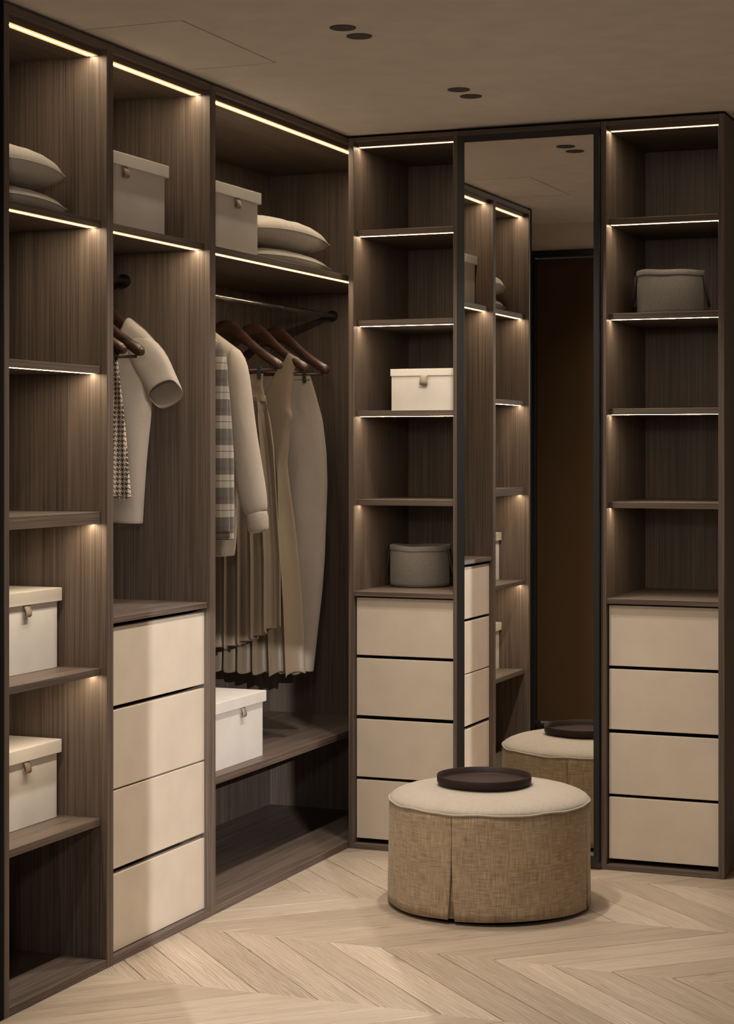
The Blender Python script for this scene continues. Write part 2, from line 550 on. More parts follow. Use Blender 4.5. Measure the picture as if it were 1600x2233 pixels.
# A1: open shelves
t, a0, a1 = cab_A(-2.1985, -1.678, 'dark wood open shelving wardrobe at the left edge, holding two white boxes', 0.0225, 0.0173)
for z, th, lit in ((2.022, 0.020, True), (1.627, 0.020, True), (1.2335, 0.033, True), (0.8105, 0.0195, True), (0.405, 0.0205, False)):
    shelf_A(t, a0, a1, z, th, lit=lit)
A1 = t
# A2: shelf, rail, drawers
t, a0, a1 = cab_A(-1.678, -1.060, 'dark wood wardrobe with four beige drawers and a short hanging rail, in the left row', 0.0175, 0.0190)
A2 = t
shelf_A(t, a0, a1, 2.022)
bx('countertop', 'wood_y', t, BACKX, -0.008, a0, a1, 0.927, 0.9445)
RX, RZ = -0.290, 1.917
def rail(t, ya, yb):
    r = MB().tube([(RX, ya, RZ), (RX, yb, RZ)], 0.0105, 16).build('clothes_rail', 'chrome', t, smooth=False)
    r.data.polygons.foreach_set('use_smooth', [len(p.vertices) == 4 for p in r.data.polygons])
    for y, d in ((ya, 1), (yb, -1)):
        MB().tube([(RX, y + d * 0.0005, RZ), (RX, y + d * 0.012, RZ)], 0.021, 20).build('rail_socket', 'wire', r)
rail(t, a0, a1)
def drawer(parent, axis, a, b_, z0, z1, front, depth, mat='beige_lacquer'):
    mb = MB()
    if axis == 'A':
        d = MB().box(front - 0.019, front, a, b_, z0, z1).build('drawer', mat, parent, 0.0015, segs=2)
        MB().box(front - depth, front - 0.019, a + 0.02, b_ - 0.02, z0 + 0.02, z1 - 0.02).build('drawer_box', 'wood_y', d)
    else:
        d = MB().box(a, b_, front, front + 0.019, z0, z1).build('drawer', mat, parent, 0.0015, segs=2)
        MB().box(a + 0.02, b_ - 0.02, front + 0.019, front + depth, z0 + 0.02, z1 - 0.02).build('drawer_box', 'wood_x', d)
    return d
for z0, z1 in ((0.698, 0.9145), (0.4705, 0.687), (0.2515, 0.4665), (0.0245, 0.2375)):
    drawer(t, 'A', a0 + 0.002, a1 - 0.002, z0 + 0.001, z1, -0.018, 0.45)
# A3: corner wardrobe with long hanging
t, a0, a1 = cab_A(-1.060, 0.560, 'dark wood corner wardrobe with long hanging clothes and a low shelf', 0.0190, 0.0150)
A3 = t
shelf_A(t, a0, a1, 2.022)
bx('shelf', 'wood_y', t, BACKX, -0.075, a0, a1, 0.3615, 0.386)
rail(t, a0, a1)

def cab_B(x0, x1, label, full=True):
    t = thing('wardrobe_cabinet', label, 'wardrobe', ((x0 + x1) / 2, 0.27, 0.0))
    xi0, xi1 = x0 + 0.0197, x1 - 0.0203
    bx('side_panel', 'wood_z', t, x0, xi0, 0.0, BACKY, 0.0, 2.5)
    bx('side_panel', 'wood_z', t, xi1, x1, 0.0, BACKY, 0.0, 2.5)
    bx('back_panel', 'wood_z', t, x0, x1, BACKY, BACKY + 0.016, 0.0, 2.5)
    q = MB().box(xi0, xi1, 0.0005, BACKY, 2.485, 2.4995).box(xi0, xi1, 0.028, BACKY, 2.472, 2.485).build('top_panel', 'wood_x', t)
    led(q, xi0 + 0.004, xi1 - 0.004, 0.036, 0.066, 2.472)
    bx('gap_shade_strip', 'void_black', t, x0 + 0.001, x1 - 0.001, 0.022, BACKY, 2.5, CZ - 0.0008)  # shade of the ceiling gap as a black strip
    bx('bottom_panel', 'wood_x', t, xi0, xi1, 0.0005, BACKY, 0.0, 0.0185)
    for z in (2.1775, 1.8595, 1.5405, 1.2275):
        q = bx('shelf', 'wood_x', t, xi0, xi1, 0.031, BACKY, z - 0.0205, z)
        led(q, xi0 + 0.004, xi1 - 0.004, 0.038, 0.068, z - 0.0205)
    bx('countertop', 'wood_x', t, xi0, xi1, 0.004, BACKY, 0.8880, 0.9055)
    for z0, z1 in ((0.680, 0.8825), (0.4675, 0.669), (0.2515, 0.4545), (0.035, 0.241)):
        drawer(t, 'B', xi0 + 0.0035, xi1 - 0.0025, z0, z1, 0.020, 0.44)
    return t
B1 = cab_B(0.0005, 0.4113, 'dark wood wardrobe with four beige drawers between the corner and the mirror')
B3 = cab_B(0.9133, 1.3283, 'dark wood wardrobe with four beige drawers to the right of the mirror')

mt = thing('mirror_unit', 'tall mirror in a slim black frame between two wardrobes', 'mirror', (0.6625, 0.2, 0.0))
bx('plinth', 'wood_x', mt, 0.4120, 0.9127, 0.0, BACKY, 0.0, 0.022)
bx('fascia', 'wood_x', mt, 0.4120, 0.9127, 0.0, BACKY, 2.4805, 2.4995)
bx('gap_shade_strip', 'void_black', mt, 0.4120, 0.9127, 0.022, BACKY, 2.5, CZ - 0.0008)  # painted shade of the gap, continued over the mirror
bx('backing', 'void_black', mt, 0.4125, 0.9122, -0.004, 0.012, 0.026, 2.478)
fm = MB()
fm.box(0.4120, 0.4380, -0.0195, -0.0045, 0.0250, 2.4785)
fm.box(0.8940, 0.9127, -0.0195, -0.0045, 0.0250, 2.4785)
fm.box(0.4380, 0.8940, -0.0195, -0.0045, 0.0250, 0.0470)
fm.box(0.4380, 0.8940, -0.0195, -0.0045, 2.4555, 2.4785)
fm.build('mirror_frame', 'black_metal', mt)
MB().box(0.4382, 0.8938, -0.0175, -0.0045, 0.0472, 2.4553).build('mirror_glass', 'mirror', mt)

# ------------------------------------------------------------------ recessed downlights
DL = [(0.647, -1.592, 'recessed grey ceiling downlight nearest the camera, left of the near pair'),
      (0.648, -1.481, 'recessed grey ceiling downlight beside the nearest one, right of the near pair'),
      (0.645, -0.667, 'recessed grey ceiling downlight, left of the far pair by the mirror'),
      (0.644, -0.549, 'recessed grey ceiling downlight closest to the mirror, right of the far pair'),
      (0.648, -2.520, 'added unseen ceiling downlight by the entry wall, above the view'),
      (0.648, -2.405, 'added unseen ceiling downlight next to the entry one, above the view')]
for x, y, lab in DL:   # the unseen pair by the entry is added to light its wall, and dimmed
    t = thing('recessed_downlight', lab, 'light', (x, y, CZ), 'downlights in the ceiling')
    MB().lathe((x, y, CZ), [(0.0300, -0.0005), (0.0345, -0.0005), (0.0345, -0.0022), (0.0300, -0.0028)], 40).build('trim_ring', 'lamp_grey', t, smooth=True)
    MB().lathe((x, y, CZ), [(0.0302, -0.0024), (0.022, -0.0016), (0.010, -0.0010), (0.001, -0.0008)], 40, cap1=True).build('lens', 'lamp_grey', t, smooth=True)
    l = bpy.data.lights.new('downlight_bulb', 'SPOT')
    l.energy = DOWN_W * (1.08 if y > -2.0 else 0.42)
    l.color = (1.0, 0.89, 0.77)
    l.spot_size = R(118)
    l.spot_blend = 0.9
    l.shadow_soft_size = 0.03
    o = bpy.data.objects.new('downlight_bulb', l)
    COL.objects.link(o)
    o.location = (x, y, CZ - 0.008)

# ------------------------------------------------------------------ ottoman and tray
OC = Vector((0.716, -0.585, 0.0))
ot = thing('ottoman', 'round beige linen ottoman with pleated skirt on the oak floor', 'ottoman', OC)
def cyl_uv(p):
    d = p - OC
    return (math.atan2(d.y, d.x) * 0.31, p.z)
MB().lathe(OC, [(0.270, 0.0), (0.285, 0.0), (0.285, 0.30), (0.270, 0.30)], 48).build('base_ring', 'void_black', ot, smooth=False)
PLE = [R(-92.4 + 90 * k) for k in range(4)]
ZT = 0.324
for k in range(4):
    a0_, a1_ = PLE[k], PLE[(k + 1) % 4] + (2 * math.pi if k == 3 else 0)
    if a1_ < a0_: a1_ += 2 * math.pi
    rs = []
    NZ, NA = 14, 40
    for i in range(NZ + 1):
        f = i / NZ
        z = ZT + (0.013 - ZT) * f
        g0 = 0.0007 + 0.010 * max(0.0, (f - 0.35) / 0.65) ** 1.5
        ring = []
        for j in range(NA + 1):
            u = j / NA
            a = a0_ + g0 / 0.31 + (a1_ - a0_ - 2 * g0 / 0.31) * u
            edge = min(u, 1 - u)
            r = 0.3075 + 0.0045 * f + 0.0012 * math.sin(a * 7 + 3 * f) * f + 0.004 * math.exp(-edge * 40) * f
            ring.append((OC.x + r * math.cos(a), OC.y + r * math.sin(a), z + 0.0015 * math.sin(a * 5 + k) * (f > 0.95)))
        rs.append(ring)
    MB().rings(rs, False).build('skirt_panel', 'linen_skirt', ot, smooth=True, solid=0.004, uvf=cyl_uv)
for a in PLE:
    rs = []
    for i in range(6):
        f = i / 5
        z = 0.318 + (0.016 - 0.318) * f
        rs.append([(OC.x + (0.299 + 0.004 * f) * math.cos(a + q * 0.06), OC.y + (0.299 + 0.004 * f) * math.sin(a + q * 0.06), z) for q in (-2, -1, 0, 1, 2)])
    MB().rings(rs, False).build('pleat_insert', 'linen_skirt', ot, smooth=True, solid=0.003, uvf=cyl_uv)
def flat_uv(p):
    return (p.x - OC.x, p.y - OC.y)
prof = [(0.3085, ZT - 0.002), (0.3085, ZT + 0.004), (0.304, ZT + 0.010), (0.294, ZT + 0.017), (0.275, ZT + 0.0245), (0.245, ZT + 0.0315), (0.20, ZT + 0.0375), (0.14, ZT + 0.0415), (0.08, ZT + 0.043), (0.002, ZT + 0.043)]
MB().lathe(OC, prof, 72, cap1=True, wob=lambda r, z, a: (r, z + 0.0011 * math.sin(3 * a + 9 * r) * (0.12 < r < 0.3))).build('cushion', 'linen_top', ot, smooth=True, uvf=flat_uv)
pp = []
for i in range(99):
    a = 2 * math.pi * (i - 1) / 96
    r = 0.3095 + 0.0006 * math.sin(11 * a)
    pp.append((OC.x + r * math.cos(a), OC.y + r * math.sin(a), ZT + 0.0016 * math.sin(9 * a + 1) + 0.0008 * math.sin(17 * a)))
MB().tube(pp, 0.0034, 8, caps=False, up=(0, 0, 1)).build('piping', 'linen_top', ot, smooth=True, uvf=cyl_uv)

TC = (0.702, -0.592, 0.3682)
ty = MB().lathe(TC, [(0.001, 0.0), (0.134, 0.0), (0.1425, 0.0022), (0.1455, 0.0065), (0.1462, 0.012), (0.1465, 0.0275), (0.1455, 0.0286), (0.1440, 0.0280), (0.1428, 0.012), (0.138, 0.0062), (0.130, 0.0048), (0.001, 0.0048)], 96, cap0=True, cap1=True).build('serving_tray', 'tray_brown', None, smooth=True, loc=TC)
tag(ty, 'round dark brown tray lying on the ottoman', 'tray')

# ------------------------------------------------------------------ storage boxes
def lid_box(label, ax, c0, c1, f, depth, z, h, tab, lid_h=0.036, over=0.0115):
    """ax 'A': front face at x=f facing +x, spans y c0..c1; ax 'B': front at y=f facing -y, spans x c0..c1"""
    mid = (c0 + c1) / 2
    loc = (f - depth / 2, mid, z) if ax == 'A' else (mid, f + depth / 2, z)
    t = thing('storage_box', label, 'box', loc, 'lidded storage boxes on the shelves')
    hb = h - 0.004
    if ax == 'A':
        def B(a, b_, p, q, z0, z1): return (f - q, f - p, a, b_, z0, z1)
    else:
        def B(a, b_, p, q, z0, z1): return (a, b_, f + p, f + q, z0, z1)
    MB().box(*B(c0, c1, 0, depth, z + 0.0004, z + hb)).build('box_body', 'box_card', t, 0.0012, segs=2)
    MB().box(*B(c0 - over, c1 + over, -over * 0.75, depth + over * 0.75, z + h - lid_h, z + h)).build('box_lid', 'box_card', t, 0.0015, segs=2)
    # leather loop
    w = 0.0135
    L = []
    zt = z + h - lid_h
    for s_, dz in ((0.0012, 0.003), (0.0060, -0.004), (0.0105, -0.015), (0.0118, -0.0235), (0.0108, -0.0285), (0.0078, -0.0312), (0.0045, -0.0310), (0.0022, -0.0275), (0.0012, -0.018)):
        L.append((s_, zt + dz))
    rs = []
    for s_, zz in L:
        if ax == 'A': rs.append([(f + s_, tab - w, zz), (f + s_, tab + w, zz)])
        else: rs.append([(tab - w, f - s_, zz), (tab + w, f - s_, zz)])
    MB().rings(rs, False).build('pull_tab', 'taupe_leather', t, solid=0.0016, smooth=True)
    return t
lid_box('white lidded box on the fifth shelf of the left open unit, upper of two', 'A', -2.158, -1.727, -0.136, 0.32, 0.8105, 0.217, -1.887)
lid_box('white lidded box on the lowest shelf of the left open unit', 'A', -2.158, -1.729, -0.136, 0.32, 0.405, 0.2115, -1.888)
lid_box('white lidded box on the top shelf above the hanging shirt', 'A', -1.652, -1.214, -0.081, 0.32, 2.022, 0.217, -1.459)
lid_box('white lidded box beside pillows on the top shelf of the corner wardrobe', 'A', -1.003, -0.570, -0.083, 0.32, 2.022, 0.217, -0.729)
lid_box('bright white lidded box on the low shelf under the hanging dresses', 'A', -0.892, -0.459, -0.117, 0.32, 0.386, 0.217, -0.619)
lid_box('small white lidded box on a shelf left of the mirror', 'B', 0.124, 0.371, 0.10, 0.25, 1.5405, 0.148, 0.2475, 0.0255, 0.0035)

# ------------------------------------------------------------------ fabric baskets
def basket(label, c, r, h):
    t = thing('fabric_basket', label, 'basket', c, 'grey felt baskets')
    def wob(rr, zz, a):
        k = zz / h
        return (rr * (1 + 0.006 * math.sin(3 * a + 1) * k + 0.004 * math.sin(5 * a + 5 * k)), zz + 0.0022 * math.sin(2 * a + 0.6) * k + 0.0012 * math.sin(5 * a) * k)
    pr = [(0.002, 0.003), (r * 0.96, 0.003), (r * 0.99, 0.006), (r, 0.015), (r, h * 0.5), (r * 0.995, h * 0.92), (r * 0.955, h * 0.92), (r * 0.955, 0.02), (0.002, 0.012)]
    MB().lathe(c, pr, 64, wob).build('basket_body', 'felt_grey', t, smooth=False, bevel=0)
    pr = [(r * 0.990, h * 0.885), (r * 1.018, h * 0.880), (r * 1.022, h * 0.89), (r * 1.022, h * 0.98), (r * 1.012, h), (r * 0.985, h), (r * 0.955, h * 0.985), (r * 0.953, h * 0.88)]
    MB().lathe(c, pr, 64, wob).build('folded_rim', 'felt_grey', t, smooth=False)
    for ch in t.children:
        ch.data.polygons.foreach_set('use_smooth', [True] * len(ch.data.polygons))
        ch.data.set_sharp_from_angle(angle=R(50))
    MB().lathe(c, [(r * 0.97, 0.0003), (r * 1.0, 0.0008), (r * 1.006, 0.0035), (r * 0.99, 0.006)], 56).build('base_piping', 'leather_dark', t, smooth=True)
    for a in (R(176), R(12)):
        n = Vector((math.cos(a), math.sin(a), 0)); tv = Vector((-math.sin(a), math.cos(a), 0))
        pts = []
        for i in range(19):
            u = i / 18
            s_ = math.sin(math.pi * u)
            p = Vector(c) + n * (r * 1.026 - 0.003 + 0.020 * s_ ** 0.9) + tv * (0.030 * math.cos(math.pi * u)) + Vector((0, 0, h * 0.90 - h * 0.70 * s_ ** 0.8))
            pts.append(p)
        MB().tube(pts, [(0.0045, 0.0016)] * 19, 8).build('strap_handle', 'leather_dark', t, smooth=True)
    return t
basket('grey felt basket with strap handles on the counter left of the mirror', (0.144, 0.335, 0.9057), 0.1085, 0.150)
basket('grey felt basket with strap handles on a high shelf right of the mirror', (1.099, 0.215, 1.8597), 0.112, 0.150)

# ------------------------------------------------------------------ pillows
def pillow(label, cx, cy, z0, hx, hy, th, group, lean=0.0, dimple=None, sag=0.0, tiltx=0.0):
    t = thing('pillow', label, 'pillow', (cx, cy, z0), group)
    N = 36
    def P(u, v, s_):
        x = cx + hx * u * math.sqrt(1 - 0.20 * v * v)
        y = cy + hy * v * math.sqrt(1 - 0.20 * u * u)
        k = (max(0, 1 - abs(u) ** 2.8) ** 0.40) * (max(0, 1 - abs(v) ** 2.6) ** 0.38)
        zz = s_ * th * 0.5 * k
        if s_ < 0: zz = max(zz, -th * 0.5 + 0.0005 - 0.0) * 0.985
        zz += 0.0016 * math.sin(19 * u + 7 * v) * math.sin(11 * v - 3 * u) * k
        if dimple and s_ > 0:
            zz -= dimple[2] * math.exp(-((u - dimple[0]) ** 2 + (v - dimple[1]) ** 2) / 0.012)
        zz += lean * v * hy + tiltx * u * hx - sag * (abs(v) ** 2.2)
        return (x, y, z0 + th * 0.5 + zz)
    top = [[P(-1 + 2 * i / N, -1 + 2 * j / N, 1) for i in range(N + 1)] for j in range(N + 1)]
    bot = [[P(-1 + 2 * i / N, -1 + 2 * j / N, -1) for i in range(N + 1)] for j in range(N + 1)]
    a = MB().rings(top, False)
    a.rings(bot, False)
    o = a.build('pillow_cover', 'pillow_cloth', t, smooth=True)
    bm = bmesh.new(); bm.from_mesh(o.data)
    bmesh.ops.remove_doubles(bm, verts=bm.verts, dist=0.0004)
    bmesh.ops.recalc_face_normals(bm, faces=bm.faces)
    bm.to_mesh(o.data); bm.free()
    o.data.polygons.foreach_set('use_smooth', [True] * len(o.data.polygons))
    ring = [P(-1 + 2 * i / N, -1, 1) for i in range(N)] + [P(1, -1 + 2 * i / N, 1) for i in range(N)] + [P(1 - 2 * i / N, 1, 1) for i in range(N)] + [P(-1, 1 - 2 * i / N, 1) for i in range(N + 1)]
    MB().tube(ring, 0.0016, 6, caps=False, up=(0, 0, 1)).build('seam', 'pillow_cloth', t, smooth=True)
    return t
pillow('cream pillow under another on the top shelf at the left edge', -0.300, -1.940, 2.0225, 0.225, 0.228, 0.070, 'pillows of the left unit', sag=0.010)
pillow('plump cream pillow uppermost on the top shelf at the left edge', -0.295, -1.945, 2.0915, 0.220, 0.222, 0.114, 'pillows of the left unit', sag=0.012)
pillow('cream pillow underneath beside the box in the corner wardrobe', -0.305, -0.215, 2.0225, 0.225, 0.340, 0.070, 'pillows of the corner unit', sag=0.010)
pillow('plump creased cream pillow uppermost in the corner wardrobe', -0.300, -0.220, 2.0915, 0.220, 0.330, 0.114, 'pillows of the corner unit', sag=0.014, dimple=(0.72, -0.10, 0.020))

# ------------------------------------------------------------------ hangers
HC = -0.022
def hanger(label, y, clips=(), group='wooden hangers'):
    t = thing('clothes_hanger', label, 'hanger', (RX, y, RZ - 0.25), group)
    half = [(0.0, -0.0965, 0.0265, 0.0075), (0.020, -0.0985, 0.0265, 0.0075), (0.036, -0.1060, 0.0255, 0.0075), (0.050, -0.1180, 0.0215, 0.0080), (0.066, -0.1310, 0.0180, 0.0085), (0.088, -0.1510, 0.0160, 0.0092), (0.125, -0.1805, 0.0155, 0.0105), (0.165, -0.2080, 0.0160, 0.0125), (0.190, -0.2235, 0.0165, 0.0140), (0.200, -0.2305, 0.0150, 0.0135), (0.2055, -0.2365, 0.0095, 0.0090), (0.2075, -0.2395, 0.0030, 0.0030)]
    rs = []
    seq = [(-a, b_, c, d) for a, b_, c, d in half[::-1]] + half[1:]
    n = 14
    for i, (a, z, hh, tt) in enumerate(seq):
        p, q = seq[max(0, i - 1)], seq[min(len(seq) - 1, i + 1)]
        tx, tz = q[0] - p[0], q[1] - p[1]
        l = math.hypot(tx, tz); tx /= l; tz /= l
        f = min(1.0, max(0.0, (abs(a) - 0.03) / 0.04))
        nx, nz = -tz * f, tx * f + (1 - f)
        rs.append([(RX + HC + a + nx * hh * math.sin(w), y + tt * math.cos(w), RZ + z + nz * hh * math.sin(w)) for w in (2 * math.pi * k / n for k in range(n))])
    MB().rings(rs, True, True, True).build('hanger_body', 'hanger_wood', t, smooth=True)
    pts = [(RX + HC, y, RZ - 0.072), (RX + HC, y, RZ - 0.052), (RX + HC + 0.004, y, RZ - 0.040), (RX + HC + 0.016, y, RZ - 0.027)]
    for k in range(11):
        a = R(-38 + 22 * k)
        pts.append((RX - 0.004 + 0.0165 * math.cos(a) - 0.002, y, RZ - 0.0037 + 0.0165 * math.sin(a) + 0.0005))
    MB().tube(pts, 0.0016, 8).build('hook', 'wire', t, smooth=True)
    MB().tube([(RX + HC - 0.186, y, RZ - 0.2435), (RX + HC + 0.186, y, RZ - 0.2435)], 0.0048, 10).build('trouser_bar', 'hanger_wood', t, smooth=True)
    for x in clips:
        q = MB().box(RX + x - 0.0065, RX + x + 0.0065, y - 0.0115, y - 0.0055, RZ - 0.272, RZ - 0.226)
        q.box(RX + x - 0.0065, RX + x + 0.0065, y + 0.0055, y + 0.0115, RZ - 0.272, RZ - 0.226)
        q.box(RX + x - 0.0055, RX + x + 0.0055, y - 0.006, y + 0.006, RZ - 0.238, RZ - 0.230)
        q.build('clip', 'clip_black', t, 0.001, segs=1)
    return t
Y1, Y2, Y3, Y4, Y5 = -0.336, -0.122, 0.063, -0.620, -0.765
YA, YB, YT = -1.410, -1.303, -1.190
hanger('dark wooden hanger with clips holding the pleated satin dress', Y1, (0.106, -0.150))
hanger('dark wooden hanger carrying the satin dress with wide straps', Y2)
hanger('dark wooden hanger with clips holding the long cocoon skirt', Y3, (0.097, -0.141))
hanger('dark wooden hanger inside the beige sweater', Y4)
hanger('dark wooden hanger inside the plaid shirt', Y5)
hanger('dark wooden hanger with clips holding the houndstooth skirt', YA, (0.150, -0.194))
hanger('bare dark wooden hanger between houndstooth skirt and short-sleeved top', YB)
hanger('dark wooden hanger inside the short-sleeved beige top', YT)

# ------------------------------------------------------------------ clothes
def sheet(name, mat, parent, y, xl, xr, zb, zt, thick, nu=40, nv=30, fold=None, sub=1, solid=0.0022):
    rows = []
    for i in range(nv + 1):
        v = i / nv
        fr, bk = [], []
        for j in range(nu + 1):
            u = j / nu
            zz = zb(u) + (zt(u) - zb(u)) * v
            a, b_ = xl(zz), xr(zz)
            x = a + (b_ - a) * u
            T = thick(u, v, zz)
            d, dx = fold(u, v, zz) if fold else (0, 0)
            fr.append((RX + x + dx, y - T + d, RZ + zz))
            if 0 < j < nu: bk.append((RX + x - dx, y + T + d * 0.7, RZ + zz))
        rows.append(fr + bk[::-1])
    return MB().rings(rows, True).build(name, mat, parent, smooth=True, sub=sub, solid=solid)
def oval(u, p=3.0, q=0.5):
    return max(0.0, 1 - abs(2 * u - 1) ** p) ** q

def tube_sleeve(name, mat, parent, pts, shear=0.0, flat=1.0, n=24, sub=1, solid=0.0022, cap=False):
    """pts: (x, z, half width in plane, half width across, y)"""
    rs = []
    for i, (x, z, ra, rb, y) in enumerate(pts):
        p, q = pts[max(0, i - 1)], pts[min(len(pts) - 1, i + 1)]
        tx, tz = q[0] - p[0], q[1] - p[1]
        l = math.hypot(tx, tz); tx /= l; tz /= l
        k = shear * (i / (len(pts) - 1)) ** 2
        ring = []
        for j in range(n):
            w = 2 * math.pi * j / n
            sw_ = math.sin(w)
            yo = rb * math.copysign(abs(sw_) ** flat, sw_)
            ring.append((RX + x - tz * ra * math.cos(w) + tx * yo * k, y + yo, RZ + z + tx * ra * math.cos(w) + tz * yo * k))
        rs.append(ring)
    return MB().rings(rs, True, cap, False).build(name, mat, parent, smooth=True, sub=sub, solid=solid)

def mir(pts):   # left outline: mirrored about the hanger's centre
    return [(z, 2 * HC - x) for z, x in pts]
def prof_fn(pts):
    pts = sorted(pts)
    return lambda z: ip(pts, z)
def wr(u, v, k, a):
    return a * (math.sin(k * u + 3.1 * v) * math.sin(0.7 * k * v + 5 * u) + 0.5 * math.sin(2.3 * k * u - 4 * v))

# pleated satin dress on hanger 1
t = thing('satin_dress', 'pleated tan satin dress with a slanted hem, hanging from black clips', 'dress', (RX, Y1, RZ - 1.19), 'satin dresses')
pr = [(-0.250, 0.122), (-0.296, 0.119), (-0.336, 0.127), (-0.505, 0.152), (-0.63, 0.161), (-0.88, 0.179), (-1.20, 0.180)]
NP = 9
def pl(u, v, z):
    dep = sm((-0.330 - z) / 0.10)
    ph = 2 * math.pi * (NP * u + 0.18 * math.sin(5 * u + 0.4) + 0.25)
    s_ = math.sin(ph)
    return (-0.021 * dep * (math.copysign(abs(s_) ** 0.65, s_)) * (0.6 + 0.5 * min(1, -z)), 0.010 * dep * math.cos(ph))
hem1 = [(0, -1.165), (0.25, -1.190), (0.45, -1.195), (0.60, -1.185), (0.75, -1.160), (0.86, -1.140), (1.0, -1.108)]
sheet('dress_skirt', 'satin', t, Y1, prof_fn(mir(pr)), prof_fn(pr), lambda u: ip(hem1, u) + 0.004 * math.sin(2 * math.pi * NP * u), lambda u: -0.330, lambda u, v, z: (0.010 + 0.030 * sm((-0.33 - z) / 0.5)) * oval(u), 150, 34, pl)
sheet('dress_bodice', 'satin', t, Y1, prof_fn(mir(pr)), prof_fn(pr), lambda u: -0.352, lambda u: -0.256 - 0.03 * max(0, 1 - (2 * u - 1) ** 2 * 2.2), lambda u, v, z: 0.0035 + 0.006 * oval(u) * (1 - v), 30, 12, lambda u, v, z: (wr(u, v, 14, 0.0015), 0))

# second satin dress with wide straps on hanger 2
t = thing('satin_dress', 'tan satin dress with wide shoulder straps over the middle hanger of the corner wardrobe', 'dress', (RX, Y2, RZ - 1.30), 'satin dresses')
pr = [(-0.171, 0.152), (-0.20, 0.158), (-0.246, 0.134), (-0.332, 0.121), (-0.380, 0.123), (-0.388, 0.136), (-0.44, 0.121), (-0.565, 0.108), (-0.64, 0.116), (-0.893, 0.141), (-1.06, 0.156), (-1.31, 0.169)]
def top2(u):
    a = abs(2 * u - 1)          # 0 centre .. 1 side
    return ip([(0, -0.345), (0.25, -0.332), (0.45, -0.290), (0.60, -0.240), (0.74, -0.190), (0.80, -0.176), (1.0, -0.196)], a)
def hem2(u): return -1.292 - 0.008 * math.sin(2 * math.pi * 7 * u) - 0.006 * u
def pl2(u, v, z):
    dep = sm((-0.50 - z) / 0.35)
    ph = 2 * math.pi * (7 * u + 0.22 * math.sin(4.4 * u) + 0.1)
    return (-0.024 * dep * math.sin(ph) + wr(u, v, 9, 0.0012), 0.010 * dep * math.cos(ph))
sheet('dress_body', 'satin', t, Y2, prof_fn(mir(pr)), prof_fn(pr), hem2, top2, lambda u, v, z: (0.0165 + 0.024 * sm((-0.33 - z) / 0.6)) * oval(u, 6, 0.5) * (min(1, (1 - v) * 40 + 0.85) if True else 1), 110, 60, pl2)

# cocoon skirt on hanger 3
t = thing('long_skirt', 'long tapered greige wool skirt clipped nearest the corner', 'skirt', (RX, Y3, RZ - 1.31), 'hanging skirts')
pr = [(-0.248, 0.117), (-0.315, 0.139), (-0.405, 0.166), (-0.526, 0.181), (-0.636, 0.184), (-0.902, 0.174), (-1.017, 0.165), (-1.161, 0.146), (-1.312, 0.127)]
sheet('skirt_body', 'skirt_cloth', t, Y3, prof_fn(mir(pr)), prof_fn(pr), lambda u: -1.305 - 0.006 * math.cos(6 * u), lambda u: -0.250, lambda u, v, z: (0.005 + 0.045 * sm((-0.25 - z) / 0.25) * (0.7 + 0.3 * sm((z + 1.35) / 0.4))) * oval(u, 2.4, 0.55), 50, 50, lambda u, v, z: (wr(u, v, 11, 0.0035 * sm((-0.28 - z) / 0.2)), 0))
bb = MB()
bb.rings([[(RX + x, Y3 - 0.0065, RZ + z) for x in (-0.160, -0.022, 0.116)] for z in (-0.262, -0.248)], False).build('waistband', 'skirt_cloth', t, solid=0.002)

# sweater on hanger 4
t = thing('sweater', 'beige sweatshirt with a ribbed cuff hanging between plaid shirt and satin dress', 'sweater', (RX, Y4, RZ - 0.86), 'tops in the corner wardrobe')
pr = [(-0.12, 0.164), (-0.20, 0.172), (-0.30, 0.162), (-0.40, 0.156), (-0.54, 0.160), (-0.745, 0.158), (-0.82, 0.153), (-0.86, 0.147)]
def topS(u):
    a = abs(2 * u - 1)
    return ip([(0, -0.150), (0.22, -0.132), (0.34, -0.110), (0.40, -0.112), (0.70, -0.152), (1.0, -0.196)], a)
sheet('sweater_body', 'sweater_cloth', t, Y4, prof_fn(mir(pr)), prof_fn(pr), lambda u: -0.858 - 0.004 * math.sin(9 * u), topS, lambda u, v, z: (0.0185 + 0.020 * sm((-0.2 - z) / 0.3)) * oval(u, 8, 0.5) * min(1, 0.15 + (1 - v) * 32), 40, 34, lambda u, v, z: (wr(u, v, 8, 0.003), 0))
